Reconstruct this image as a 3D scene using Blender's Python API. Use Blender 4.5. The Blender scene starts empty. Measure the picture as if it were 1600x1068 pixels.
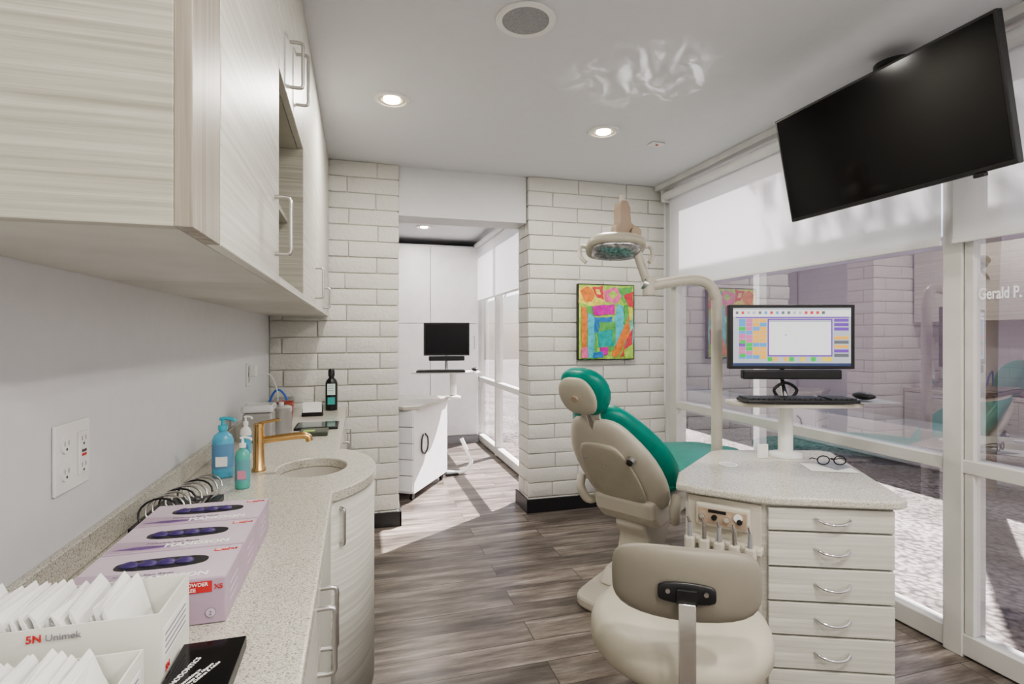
import bpy, bmesh, math, random
from mathutils import Vector, Matrix
random.seed(4)
scene = bpy.context.scene
COL = scene.collection
R = math.radians
try:
    scene.view_settings.look = 'AgX - Medium High Contrast'
except Exception as ex_:
    print(ex_)

# ------------------------------------------------------------------ materials
def base_mat(name):
    m = bpy.data.materials.new(name); m.use_nodes = True
    nt = m.node_tree; b = nt.nodes['Principled BSDF']
    return m, nt, b
def N(nt, t, **k):
    n = nt.nodes.new(t)
    for a, v in k.items(): setattr(n, a, v)
    return n
def ramp(nt, fac, stops):
    r = N(nt, 'ShaderNodeValToRGB')
    els = r.color_ramp.elements
    while len(els) < len(stops): els.new(0.5)
    for e, (p, c) in zip(els, stops):
        e.position = p; e.color = (*c, 1)
    nt.links.new(fac, r.inputs[0]); return r.outputs[0]
def coords(nt, scale=(1,1,1), kind='Object'):
    tc = N(nt, 'ShaderNodeTexCoord'); mp = N(nt, 'ShaderNodeMapping')
    mp.inputs['Scale'].default_value = scale
    nt.links.new(tc.outputs[kind], mp.inputs[0]); return mp.outputs[0]
def noise(nt, vec, scale, detail=3, rough=.5):
    n = N(nt, 'ShaderNodeTexNoise'); n.inputs['Scale'].default_value = scale
    n.inputs['Detail'].default_value = detail; n.inputs['Roughness'].default_value = rough
    nt.links.new(vec, n.inputs['Vector']); return n.outputs['Fac']
def bump(nt, b, h, strength, dist=.01):
    n = N(nt, 'ShaderNodeBump'); n.inputs['Strength'].default_value = strength
    n.inputs['Distance'].default_value = dist
    nt.links.new(h, n.inputs['Height']); nt.links.new(n.outputs[0], b.inputs['Normal'])
_cache = {}
def P(name, col, rough=.5, metal=0, var=.04, nscale=8, bmp=0, emis=0, coat=0, spec=None, trans=0):
    if name in _cache: return _cache[name]
    m, nt, b = base_mat(name)
    v = coords(nt); f = noise(nt, v, nscale)
    c0 = tuple(max(0, c*(1-var)) for c in col); c1 = tuple(min(1, c*(1+var)) for c in col)
    o = ramp(nt, f, [(.3, c0), (.7, c1)])
    nt.links.new(o, b.inputs['Base Color'])
    b.inputs['Roughness'].default_value = rough; b.inputs['Metallic'].default_value = metal
    b.inputs['Coat Weight'].default_value = coat
    b.inputs['Transmission Weight'].default_value = trans
    if spec is not None: b.inputs['Specular IOR Level'].default_value = spec
    if emis:
        nt.links.new(o, b.inputs['Emission Color']); b.inputs['Emission Strength'].default_value = emis
    if bmp:
        bump(nt, b, noise(nt, v, nscale*12), bmp, .004)
    _cache[name] = m; return m
def laminate(name, scale, a, c, lines=True):
    m, nt, b = base_mat(name)
    v = coords(nt, scale)
    f = noise(nt, v, 1.0, 5, .65)
    col = ramp(nt, f, [(.3, a), (.5, tuple((x+y)/2 for x, y in zip(a, c))), (.68, c)])
    nt.links.new(col, b.inputs['Base Color']); b.inputs['Roughness'].default_value = .42
    bump(nt, b, f, .25, .002)
    return m
LAM = laminate('laminate_horizontal_grain', (1.3,1.3,95), (.29,.28,.225), (.54,.53,.455))
LAMV = laminate('laminate_vertical_grain', (60,60,1.2), (.20,.175,.135), (.42,.385,.32))
LAML = laminate('laminate_door', (1.3,1.3,80), (.45,.44,.385), (.66,.65,.59))
# quartz
def quartz():
    m, nt, b = base_mat('quartz_counter')
    v = coords(nt)
    f1 = noise(nt, v, 330, 2, .6); f2 = noise(nt, v, 190, 2, .7)
    c1 = ramp(nt, f1, [(.36, (.26,.23,.19)), (.44, (.53,.51,.44)), (.62, (.58,.56,.49)), (.70, (.82,.80,.75))])
    c2 = ramp(nt, f2, [(.34, (.5,.48,.45)), (.42, (1,1,1))])
    mx = N(nt, 'ShaderNodeMix', data_type='RGBA', blend_type='MULTIPLY'); mx.inputs[0].default_value = .7
    nt.links.new(c1, mx.inputs[6]); nt.links.new(c2, mx.inputs[7])
    nt.links.new(mx.outputs[2], b.inputs['Base Color'])
    b.inputs['Roughness'].default_value = .22
    return m
QUARTZ = quartz()
def floor_mat():
    m, nt, b = base_mat('wood_plank_floor')
    v = coords(nt)
    br = N(nt, 'ShaderNodeTexBrick'); br.offset = .37; br.offset_frequency = 2
    br.inputs['Scale'].default_value = 1; br.inputs['Brick Width'].default_value = 1.15
    br.inputs['Row Height'].default_value = .155; br.inputs['Mortar Size'].default_value = .0022
    br.inputs['Mortar Smooth'].default_value = .3; br.inputs['Bias'].default_value = 0
    br.inputs['Color1'].default_value = (.0,.0,.0,1); br.inputs['Color2'].default_value = (1,1,1,1)
    br.inputs['Mortar'].default_value = (.5,.5,.5,1)
    nt.links.new(v, br.inputs['Vector'])
    add = N(nt, 'ShaderNodeVectorMath', operation='MULTIPLY_ADD')
    nt.links.new(br.outputs['Color'], add.inputs[0]); add.inputs[1].default_value = (3.1,5.7,2.2)
    nt.links.new(v, add.inputs[2])
    mp = N(nt, 'ShaderNodeMapping'); mp.inputs['Scale'].default_value = (2.2,20,1)
    nt.links.new(add.outputs[0], mp.inputs[0])
    g = noise(nt, mp.outputs[0], 1.0, 9, .72)
    mp2 = N(nt, 'ShaderNodeMapping'); mp2.inputs['Scale'].default_value = (1.5,6,1)
    nt.links.new(add.outputs[0], mp2.inputs[0])
    g2 = noise(nt, mp2.outputs[0], 1.3, 3, .5)
    c = ramp(nt, g, [(.30, (.043,.034,.028)), (.44, (.130,.108,.092)), (.56, (.225,.195,.172)), (.70, (.40,.365,.335))])
    c2 = ramp(nt, g2, [(.3, (.55,.54,.53)), (.7, (1.3,1.28,1.26))])
    c3 = ramp(nt, br.outputs['Color'], [(0, (.72,.72,.72)), (1, (1.15,1.15,1.15))])
    c4 = ramp(nt, br.outputs['Fac'], [(0, (1,1,1)), (1, (.25,.22,.2))])
    cur = c
    for o in (c2, c3, c4):
        mx = N(nt, 'ShaderNodeMix', data_type='RGBA', blend_type='MULTIPLY'); mx.inputs[0].default_value = 1
        nt.links.new(cur, mx.inputs[6]); nt.links.new(o, mx.inputs[7]); cur = mx.outputs[2]
    nt.links.new(cur, b.inputs['Base Color'])
    b.inputs['Roughness'].default_value = .30
    bump(nt, b, g, .12, .002)
    return m
FLOOR = floor_mat()
def brick_paint(name, col, sc=35):
    m, nt, b = base_mat(name)
    v = coords(nt)
    f = noise(nt, v, 5, 4); g = noise(nt, v, sc, 6, .7)
    o = ramp(nt, f, [(.3, tuple(c*.93 for c in col)), (.7, col)])
    nt.links.new(o, b.inputs['Base Color']); b.inputs['Roughness'].default_value = .55
    bump(nt, b, g, .9, .008)
    return m
BRICK = brick_paint('painted_block', (.69,.68,.63))
MORTAR = brick_paint('painted_mortar', (.62,.61,.56))
def gravel():
    m, nt, b = base_mat('gravel')
    v = coords(nt)
    vo = N(nt, 'ShaderNodeTexVoronoi'); vo.inputs['Scale'].default_value = 28
    nt.links.new(v, vo.inputs['Vector'])
    o = ramp(nt, vo.outputs['Distance'], [(0, (.42,.385,.36)), (.45, (.27,.245,.23)), (.8, (.07,.06,.055))])
    f = noise(nt, v, 1.6, 4)
    o2 = ramp(nt, f, [(.35, (.45,.42,.40)), (.6, (1,1,1))])
    mx = N(nt, 'ShaderNodeMix', data_type='RGBA', blend_type='MULTIPLY'); mx.inputs[0].default_value = 1
    nt.links.new(o, mx.inputs[6]); nt.links.new(o2, mx.inputs[7])
    nt.links.new(mx.outputs[2], b.inputs['Base Color']); b.inputs['Roughness'].default_value = .9
    bump(nt, b, vo.outputs['Distance'], .8, .02)
    return m
def courtyard_brick():
    m, nt, b = base_mat('courtyard_brick')
    tc = N(nt, 'ShaderNodeTexCoord')
    sx = N(nt, 'ShaderNodeSeparateXYZ'); cx = N(nt, 'ShaderNodeCombineXYZ')
    nt.links.new(tc.outputs['Object'], sx.inputs[0])
    nt.links.new(sx.outputs['Y'], cx.inputs['X']); nt.links.new(sx.outputs['Z'], cx.inputs['Y'])
    br = N(nt, 'ShaderNodeTexBrick'); br.inputs['Scale'].default_value = 1
    br.inputs['Brick Width'].default_value = .4; br.inputs['Row Height'].default_value = .11
    br.inputs['Mortar Size'].default_value = .005
    br.inputs['Color1'].default_value = (.20,.155,.185,1); br.inputs['Color2'].default_value = (.22,.175,.205,1)
    br.inputs['Mortar'].default_value = (.17,.135,.16,1)
    nt.links.new(cx.outputs[0], br.inputs['Vector'])
    nt.links.new(br.outputs['Color'], b.inputs['Base Color']); b.inputs['Roughness'].default_value = .8
    return m
def glass_mat():
    m = bpy.data.materials.new('window_glass'); m.use_nodes = True
    nt = m.node_tree; nt.nodes.clear()
    out = N(nt, 'ShaderNodeOutputMaterial'); tr = N(nt, 'ShaderNodeBsdfTransparent'); gl = N(nt, 'ShaderNodeBsdfGlossy')
    tr.inputs[0].default_value = (.90,.87,.91,1); gl.inputs['Roughness'].default_value = .0
    gl.inputs['Color'].default_value = (.95,.92,.97,1)
    fr = N(nt, 'ShaderNodeLayerWeight'); fr.inputs['Blend'].default_value = .5
    pw = N(nt, 'ShaderNodeMath', operation='POWER'); pw.inputs[1].default_value = 2.5
    nt.links.new(fr.outputs['Facing'], pw.inputs[0])
    mr = N(nt, 'ShaderNodeMapRange'); mr.inputs['To Min'].default_value = .40; mr.inputs['To Max'].default_value = .85
    nt.links.new(pw.outputs[0], mr.inputs['Value'])
    mx = N(nt, 'ShaderNodeMixShader')
    nt.links.new(mr.outputs[0], mx.inputs[0]); nt.links.new(tr.outputs[0], mx.inputs[1]); nt.links.new(gl.outputs[0], mx.inputs[2])
    nt.links.new(mx.outputs[0], out.inputs[0]); return m
def blind_mat():
    m = bpy.data.materials.new('roller_blind_fabric'); m.use_nodes = True
    nt = m.node_tree; nt.nodes.clear()
    out = N(nt, 'ShaderNodeOutputMaterial'); d = N(nt, 'ShaderNodeBsdfDiffuse'); t = N(nt, 'ShaderNodeBsdfTranslucent')
    tp = N(nt, 'ShaderNodeBsdfTransparent')
    v = coords(nt); f = noise(nt, v, 300, 1)
    c = ramp(nt, f, [(.3, (.78,.78,.79)), (.7, (.84,.84,.85))])
    nt.links.new(c, d.inputs[0]); nt.links.new(c, t.inputs[0])
    mx = N(nt, 'ShaderNodeMixShader'); mx.inputs[0].default_value = .22
    mx2 = N(nt, 'ShaderNodeMixShader'); mx2.inputs[0].default_value = .04
    nt.links.new(d.outputs[0], mx.inputs[1]); nt.links.new(t.outputs[0], mx.inputs[2])
    nt.links.new(mx.outputs[0], mx2.inputs[1]); nt.links.new(tp.outputs[0], mx2.inputs[2])
    nt.links.new(mx2.outputs[0], out.inputs[0]); return m
GLASS = glass_mat(); BLIND = blind_mat()
WALL = P('wall_paint', (.68,.685,.695), .75, bmp=.08, nscale=20, var=.015)
CEIL = P('ceiling_paint', (.68,.69,.71), .8, bmp=.1, nscale=20, var=.01)
WHITE = P('white_plastic', (.78,.78,.76), .35)
TRIMW = P('white_trim', (.72,.72,.71), .45)
WCAB = P('white_cabinet', (.76,.76,.76), .4)
FRAME = P('window_frame_paint', (.62,.615,.575), .45)
BLACK = P('black_plastic', (.012,.012,.013), .35)
BLACKG = P('black_gloss', (.004,.004,.005), .12, spec=.3)
BASEB = P('black_baseboard', (.018,.018,.02), .4)
STEEL = P('brushed_steel', (.55,.54,.52), .28, 1)
CHROME = P('chrome', (.75,.75,.76), .08, 1)
GOLD = P('brushed_gold', (.72,.47,.22), .25, 1)
TEAL = P('teal_vinyl', (.0,.215,.165), .38, var=.1, bmp=.05, nscale=15)
CREAM = P('cream_plastic', (.55,.515,.44), .38)
CREAML = P('cream_vinyl', (.46,.43,.35), .42, bmp=.05, nscale=15)
TAUPE = P('taupe_vinyl', (.225,.205,.165), .45, bmp=.05, nscale=15)
GREYP = P('grey_plastic', (.30,.30,.31), .45)
TAN = P('tan_plastic', (.40,.31,.23), .4)
PAPER = P('white_paper', (.83,.83,.81), .65)
CARTON = P('white_carton', (.74,.74,.68), .6)
LILAC = P('lilac_carton', (.43,.33,.41), .5, var=.06)
LILAC2 = P('pale_lilac_carton', (.56,.47,.54), .5)
DPURP = P('dark_purple', (.05,.03,.13), .45)
RED = P('red_ink', (.55,.04,.04), .5)
INKW = P('white_ink', (.9,.9,.88), .5)
INKG = P('grey_ink', (.25,.24,.27), .5)

# ------------------------------------------------------------------ helpers
GM = {}
def group(name, loc=(0,0,0), rotz=0, local=False, mat=None):
    e = bpy.data.objects.new(name, None); COL.objects.link(e)
    M = mat if mat else Matrix.Translation(loc) @ Matrix.Rotation(rotz, 4, 'Z')
    e.matrix_world = M; e.empty_display_size = .1
    e['inv'] = 0 if local else 1
    GM[e.name] = M
    return e
def par(ob, e):
    if e is not None:
        ob.parent = e
        if e['inv']: ob.matrix_parent_inverse = GM[e.name].inverted()
    return ob
def obj(name, verts, faces, mat, e=None, smooth=False, center=True):
    me = bpy.data.meshes.new(name)
    vs = [Vector(v) for v in verts]
    c = Vector((0,0,0))
    if center:
        lo = Vector([min(v[i] for v in vs) for i in range(3)]); hi = Vector([max(v[i] for v in vs) for i in range(3)])
        c = (lo+hi)/2
    me.from_pydata([v-c for v in vs], [], faces)
    bm = bmesh.new(); bm.from_mesh(me); bmesh.ops.recalc_face_normals(bm, faces=bm.faces); bm.to_mesh(me); bm.free()
    if smooth:
        for p in me.polygons: p.use_smooth = True
    if mat: me.materials.append(mat)
    o = bpy.data.objects.new(name, me); o.location = c; COL.objects.link(o)
    return par(o, e)
def bev(o, w, seg=2, ang=35):
    m = o.modifiers.new('bevel', 'BEVEL'); m.width = w; m.segments = seg; m.limit_method = 'ANGLE'; m.angle_limit = R(ang)
    return o
def sub(o, l=2):
    m = o.modifiers.new('sub', 'SUBSURF'); m.levels = l; m.render_levels = l; return o
def box(name, lo, hi, mat, e=None, b=0, seg=2):
    x0,y0,z0 = lo; x1,y1,z1 = hi
    v = [(x0,y0,z0),(x1,y0,z0),(x1,y1,z0),(x0,y1,z0),(x0,y0,z1),(x1,y0,z1),(x1,y1,z1),(x0,y1,z1)]
    f = [(0,3,2,1),(4,5,6,7),(0,1,5,4),(1,2,6,5),(2,3,7,6),(3,0,4,7)]
    o = obj(name, v, f, mat, e)
    if b: bev(o, b, seg)
    return o
def prism(name, pts, z0, z1, mat, e=None, b=0, smooth=False):
    n = len(pts)
    v = [(x,y,z0) for x,y in pts] + [(x,y,z1) for x,y in pts]
    f = [tuple(range(n))[::-1], tuple(range(n,2*n))] + [(i,(i+1)%n,n+(i+1)%n,n+i) for i in range(n)]
    o = obj(name, v, f, mat, e)
    if b: bev(o, b)
    if smooth: auto(o)
    return o
def prism_y(name, pts, y0, y1, mat, e=None, b=0):
    n = len(pts)
    v = [(x,y0,z) for x,z in pts] + [(x,y1,z) for x,z in pts]
    f = [tuple(range(n))[::-1], tuple(range(n,2*n))] + [(i,(i+1)%n,n+(i+1)%n,n+i) for i in range(n)]
    o = obj(name, v, f, mat, e)
    if b: bev(o, b, 3)
    return o
def auto(o, ang=40):
    me = o.data
    for p in me.polygons: p.use_smooth = True
    bm = bmesh.new(); bm.from_mesh(me)
    for ed in bm.edges:
        if len(ed.link_faces) == 2 and ed.calc_face_angle(0) > R(ang): ed.smooth = False
    bm.to_mesh(me); bm.free(); return o
def cyl(name, p1, p2, r1, mat, e=None, r2=None, seg=24, caps=True):
    p1 = Vector(p1); p2 = Vector(p2); r2 = r1 if r2 is None else r2
    d = (p2-p1).normalized(); a = d.orthogonal().normalized(); b_ = d.cross(a)
    v = []
    for p, r in ((p1,r1),(p2,r2)):
        for i in range(seg):
            t = 2*math.pi*i/seg; v.append(p + (a*math.cos(t)+b_*math.sin(t))*r)
    f = [(i,(i+1)%seg,seg+(i+1)%seg,seg+i) for i in range(seg)]
    if caps: f += [tuple(range(seg))[::-1], tuple(range(seg,2*seg))]
    return auto(obj(name, v, f, mat, e))
def lathe(name, prof, loc, mat, e=None, seg=32, sx=1, sy=1, ang=40, caps=True):
    v = []; f = []; n = len(prof)
    for r, z in prof:
        for i in range(seg):
            t = 2*math.pi*i/seg; v.append((loc[0]+r*sx*math.cos(t), loc[1]+r*sy*math.sin(t), loc[2]+z))
    for j in range(n-1):
        for i in range(seg):
            f.append((j*seg+i, j*seg+(i+1)%seg, (j+1)*seg+(i+1)%seg, (j+1)*seg+i))
    if caps: f.append(tuple(range(seg))[::-1]); f.append(tuple(range((n-1)*seg, n*seg)))
    return auto(obj(name, v, f, mat, e), ang)
def catmull(pts, k=6):
    pts = [Vector(p) for p in pts]; out = []
    P_ = [pts[0]*2-pts[1]] + pts + [pts[-1]*2-pts[-2]]
    for i in range(1, len(P_)-2):
        for j in range(k):
            t = j/k; a,b_,c,d = P_[i-1],P_[i],P_[i+1],P_[i+2]
            out.append(.5*((2*b_)+(c-a)*t+(2*a-5*b_+4*c-d)*t*t+(3*b_-a-3*c+d)*t**3))
    out.append(pts[-1]); return out
def tube(name, pts, r, mat, e=None, smooth=True, k=6, seg=12, flat=None):
    pts = catmull(pts, k) if smooth else [Vector(p) for p in pts]
    v = []; f = []; a = None
    for i, p in enumerate(pts):
        d = (pts[min(i+1,len(pts)-1)] - pts[max(i-1,0)]).normalized()
        if a is None: a = d.orthogonal().normalized()
        a = (a - d*a.dot(d)).normalized(); b_ = d.cross(a)
        for s in range(seg):
            t = 2*math.pi*s/seg
            v.append(p + a*math.cos(t)*r + b_*math.sin(t)*r)
    for i in range(len(pts)-1):
        for s in range(seg):
            f.append((i*seg+s, i*seg+(s+1)%seg, (i+1)*seg+(s+1)%seg, (i+1)*seg+s))
    f.append(tuple(range(seg))[::-1]); f.append(tuple(range((len(pts)-1)*seg, len(pts)*seg)))
    return auto(obj(name, v, f, mat, e), 60)
def loft(name, rings, mat, e=None, subd=1):
    n = len(rings[0]); v = [p for r in rings for p in r]; f = []
    for j in range(len(rings)-1):
        for i in range(n): f.append((j*n+i, j*n+(i+1)%n, (j+1)*n+(i+1)%n, (j+1)*n+i))
    f.append(tuple(range(n))[::-1]); f.append(tuple(range((len(rings)-1)*n, len(rings)*n)))
    o = obj(name, v, f, mat, e, smooth=True)
    if subd: sub(o, subd)
    return o
def sring(c, U, V, a, b_, n=20, p=2.6):
    c, U, V = Vector(c), Vector(U), Vector(V); out = []
    for i in range(n):
        t = 2*math.pi*i/n; ct, st = math.cos(t), math.sin(t)
        out.append(c + U*a*math.copysign(abs(ct)**(2/p), ct) + V*b_*math.copysign(abs(st)**(2/p), st))
    return out
def text(name, s, loc, rot, size, mat, e=None, ext=.0004, align='LEFT', bold=False):
    cu = bpy.data.curves.new(name, 'FONT'); cu.body = s; cu.size = size; cu.extrude = ext; cu.align_x = align
    if bold: cu.offset = size*.02
    cu.materials.append(mat)
    o = bpy.data.objects.new(name, cu); o.location = loc; o.rotation_euler = rot; COL.objects.link(o)
    return par(o, e)
def handle(name, p1, p2, out, mat, e, r=.005):
    p1, p2, out = Vector(p1), Vector(p2), Vector(out)
    d = (p2-p1)
    return tube(name, [p1, p1+out*.8, p1+out+d*.06, p1+out+d*.2, p1+out+d*.5, p2+out-d*.2, p2+out-d*.06, p2+out*.8, p2], r, mat, e, k=4, seg=10)

# ------------------------------------------------------------------ dimensions
XL, XR, YB, ZC = -.555, 2.35, 3.74, 2.48
obj('floor', [(XL-.1,-1.7,0),(XR+.1,-1.7,0),(XR+.1,4.03,0),(XL-.1,4.03,0),(-1.6,4.03,0),(1.5,4.03,0),(1.5,7.1,0),(-1.6,7.1,0),
     (XL-.1,-1.7,-.04),(XR+.1,-1.7,-.04),(XR+.1,4.03,-.04),(XL-.1,4.03,-.04),(-1.6,4.03,-.04),(1.5,4.03,-.04),(1.5,7.1,-.04),(-1.6,7.1,-.04)],
    [(0,1,2,3),(4,5,6,7),(8,11,10,9),(12,15,14,13),(0,8,9,1),(1,9,10,2),(3,11,8,0),(5,13,14,6),(6,14,15,7),(7,15,12,4)], FLOOR, center=False)
box('ceiling', (-1.7,-1.8,ZC), (XR+.15,4.05,ZC+.12), CEIL)
box('ceiling_passage', (-1.7,4.05,ZC), (1.55,7.1,ZC+.12), CEIL)
box('wall_left', (XL-.12,-1.8,0), (XL,YB+.02,ZC), WALL)
box('wall_rear', (XL,-1.8,0), (XR,-1.65,ZC), WALL)
box('wall_back_header', (.27,YB+.045,2.14), (1.2,4.03,ZC), WALL)
box('wall_passage_left', (-1.6,4.03,0), (-1.5,7.0,ZC), WALL)
box('wall_passage_end', (-1.5,6.9,0), (1.5,7.0,ZC), WALL)

def add_box_bm(bm, c, U, V, W, su, sv, sw, jit=0):
    vs = []
    for a in (-1,1):
        for b_ in (-1,1):
            for d in (-1,1):
                p = c + U*a*su + V*b_*sv + W*d*sw
                if jit: p += Vector([random.uniform(-jit,jit) for _ in range(3)])
                vs.append(bm.verts.new(p))
    for q in ((0,1,3,2),(4,6,7,5),(0,4,5,1),(2,3,7,6),(0,2,6,4),(1,5,7,3)):
        bm.faces.new([vs[i] for i in q])
def block_wall(name, lo, hi, faces):
    e = group(name, ((lo[0]+hi[0])/2, (lo[1]+hi[1])/2, 0))
    box('mortar_core', lo, hi, MORTAR, e)
    bm = bmesh.new(); H = ZC; rows = 23; ph = H/rows; g = .005; th = .016
    Z = Vector((0,0,1))
    for (o, U, Nn, L, ph0) in faces:
        o, U, Nn = Vector(o), Vector(U), Vector(Nn)
        for r in range(rows):
            off = (.2 if r % 2 else 0) + ph0 + random.uniform(-.015,.015)
            u = -off
            while u < L:
                a = max(0, u); b_ = min(L, u+.4); u += .4
                if b_-a < .035: continue
                c = o + U*((a+b_)/2) + Z*((r+.5)*ph) + Nn*(th/2-.005 + random.uniform(-.002,.002))
                add_box_bm(bm, c, U, Z, Nn, (b_-a)/2-g/2, ph/2-g/2, th/2, .0022)
    bmesh.ops.recalc_face_normals(bm, faces=bm.faces)
    me = bpy.data.meshes.new('blocks'); bm.to_mesh(me); bm.free(); me.materials.append(BRICK)
    ob = bpy.data.objects.new('blocks', me); COL.objects.link(ob); par(ob, e); bev(ob, .006, 3)
    for p in me.polygons: p.use_smooth = True
    return e
block_wall('wall_back_left', (XL,YB+.016,0), (.27-.016,4.03,ZC),
    [((XL,YB+.016,0),(1,0,0),(0,-1,0),.27-XL,.12), ((.27-.016,YB+.016,0),(0,1,0),(1,0,0),.27,.1)])
block_wall('wall_back_right', (1.2+.016,YB+.016,0), (XR+.1,4.03,ZC),
    [((1.2,YB+.016,0),(1,0,0),(0,-1,0),XR-1.2,.0), ((1.2+.016,YB+.018,0),(0,1,0),(-1,0,0),.25,.1)])
g = group('baseboard_back', (1.6,YB,0))
box('run_right', (1.188,YB-.014,0), (XR-.02,YB-.001,.1), BASEB, g, .003)
box('return_right', (1.186,YB-.014,0), (1.199,4.03,.1), BASEB, g, .003)
box('run_left', (-.07,YB-.014,0), (.284,YB-.001,.1), BASEB, g, .003)
box('return_left', (.271,YB-.014,0), (.284,4.03,.1), BASEB, g, .003)

# main window wall (right)
g = group('window_1', (XR+.04, 1, 1.2))
for i,(a,b_) in enumerate([(3.60,3.70),(1.575,1.65),(-.55,-.465),(-1.65,-1.58)]):
    box('post_%d'%i, (XR,a,0), (XR+.09,b_,ZC), FRAME, g, .004)
for i,(a,b_) in enumerate([(0.01,.095),(.745,.80),(2.40,ZC)]):
    box('rail_%d'%i, (XR+.005,-1.6,a), (XR+.085,3.66,b_), FRAME, g, .004)
box('door_stile', (XR+.01,1.538,.095), (XR+.08,1.572,2.4), FRAME, g, .003)
obj('glass', [(XR+.03,-1.6,.05),(XR+.03,3.65,.05),(XR+.03,3.65,2.42),(XR+.03,-1.6,2.42)], [(0,1,2,3)], GLASS, g)
box('wall_right_corner', (XR,3.70,0), (XR+.1,YB+.016,ZC), WALL)
box('trim_right', (XR-.10,-1.6,2.44), (XR-.001,YB-.002,ZC-.001), TRIMW)
for (a,b_) in ((1.625,3.655),(-1.55,1.60)):
    g = group('roller_blind', (XR-.05,(a+b_)/2,2.36))
    cyl('roller', (XR-.055,a,2.385), (XR-.055,b_,2.385), .032, TRIMW, g)
    obj('fabric', [(XR-.028,a+.01,1.69),(XR-.028,b_-.01,1.69),(XR-.028,b_-.01,2.385),(XR-.028,a+.01,2.385)], [(0,1,2,3)], BLIND, g)
    box('hem_bar', (XR-.036,a+.01,1.675), (XR-.02,b_-.01,1.695), TRIMW, g, .003)
    if a > 1: tube('chain', [(XR-.05,b_+.015,2.38),(XR-.05,b_+.018,1.6),(XR-.05,b_+.018,.75),(XR-.05,b_+.027,.76),(XR-.05,b_+.03,1.6),(XR-.05,b_+.03,2.38)], .003, TRIMW, g, smooth=False, seg=6)
    box('bracket', (XR-.09,b_,2.34), (XR-.001,b_+.012,2.43), TRIMW, g, .002)
tx_ = text('lettering_sign', 'Gerald P.', (XR+.0255,1.531,1.447), (R(90),0,R(-90)), .062, INKW, bold=True)
tx_.scale = (.62,1,1)

# passage window
g = group('window_2', (1.47,5.4,1.2))
for i,(a,b_) in enumerate([(4.03,4.12),(5.6,5.66),(6.5,6.6)]):
    box('post_%d'%i, (1.43,a,0), (1.51,b_,ZC), FRAME, g, .004)
for i,(a,b_) in enumerate([(0.01,.09),(.745,.80),(2.38,ZC)]):
    box('rail_%d'%i, (1.435,4.05,a), (1.505,6.56,b_), FRAME, g, .004)
obj('glass', [(1.47,4.05,.05),(1.47,6.55,.05),(1.47,6.55,2.42),(1.47,4.05,2.42)], [(0,1,2,3)], GLASS, g)
box('wall_passage_right', (1.43,6.6,0), (1.51,6.9,ZC), WALL)
g = group('roller_blind', (1.40,5.3,2.3))
cyl('roller', (1.385,4.14,2.40), (1.385,6.40,2.40), .03, TRIMW, g)
obj('fabric', [(1.405,4.14,1.74),(1.405,6.4,1.74),(1.405,6.4,2.4),(1.405,4.14,2.4)], [(0,1,2,3)], BLIND, g)
box('hem_bar', (1.397,4.14,1.72), (1.413,6.4,1.74), TRIMW, g, .003)

# passage tall cabinet
g = group('tall_cabinet', (.3,6.6,0))
box('carcass', (-1.49,6.44,.0), (1.42,6.88,2.40), WCAB, g)
box('toe_kick', (-1.49,6.425,.0), (1.42,6.439,.09), GREYP, g)
for i in range(5):
    x0 = -1.47+i*.575
    box('door_lower_%d'%i, (x0,6.415,.10), (x0+.57,6.439,1.45), WCAB, g, .003)
    box('door_upper_%d'%i, (x0,6.415,1.457), (x0+.57,6.439,2.38), WCAB, g, .003)
    handle('handle_%d'%i, (x0+.53,6.415,1.15), (x0+.53,6.415,1.3), (0,-.03,0), STEEL, g)

# ------------------------------------------------------------------ exterior
box('ground_gravel', (-12,-12,-.2), (30,30,-.06), gravel())
box('wall_courtyard', (6.5,-5,-.06), (6.8,16,2.45), courtyard_brick())
g = group('unseen_sun_blocker', (4.1,2,3.2))  # unseen slab on posts, added to keep direct sun off the lower glass
box('blocker_slab', (3.46,-3,3.2), (4.71,5.4,3.34), TRIMW, g)
for i,y in enumerate((-2.6,0.6,5.3)): box('post_%d'%i, (4.55,y-.05,-.06), (4.65,y+.05,3.2), TRIMW, g)
box('planter_wall', (5.6,2.0,-.06), (6.1,9,.35), P('stucco',(.36,.33,.33),.8), None, .02)
g = group('courtyard_tree', (5.6,3.2,0))
BARK = P('bark', (.16,.11,.08), .9, bmp=.5); LEAF = P('leaf', (.10,.17,.06), .6, var=.3)
tube('trunk', [(5.3,3.4,-.06),(5.35,3.4,2),(5.4,3.3,4),(5.6,3.2,5.6)], .11, BARK, g)
for i in range(5):
    a = i*1.3; tube('branch_%d'%i, [(5.42,3.32,3.6+.2*i),(5.6+.6*math.cos(a),3.3+.6*math.sin(a),4.8),(5.6+1.0*math.cos(a),3.2+1.0*math.sin(a),6)], .03, BARK, g)
bm = bmesh.new()
for i in range(2600):
    r = 1.35*random.random()**.4; th = random.uniform(0,6.28); ph = math.acos(random.uniform(-1,1))
    c = Vector((5.6+r*math.sin(ph)*math.cos(th), 3.2+1.2*r*math.sin(ph)*math.sin(th), 5.9+.8*r*math.cos(ph)))
    u = Vector([random.gauss(0,1) for _ in range(3)]).normalized(); w = u.orthogonal().normalized()
    bm.faces.new([bm.verts.new(c+u*.10), bm.verts.new(c+w*.035), bm.verts.new(c-u*.10), bm.verts.new(c-w*.035)])
me = bpy.data.meshes.new('leaves'); bm.to_mesh(me); bm.free(); me.materials.append(LEAF)
lv = bpy.data.objects.new('leaves', me); par(lv, g); COL.objects.link(lv)

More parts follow.
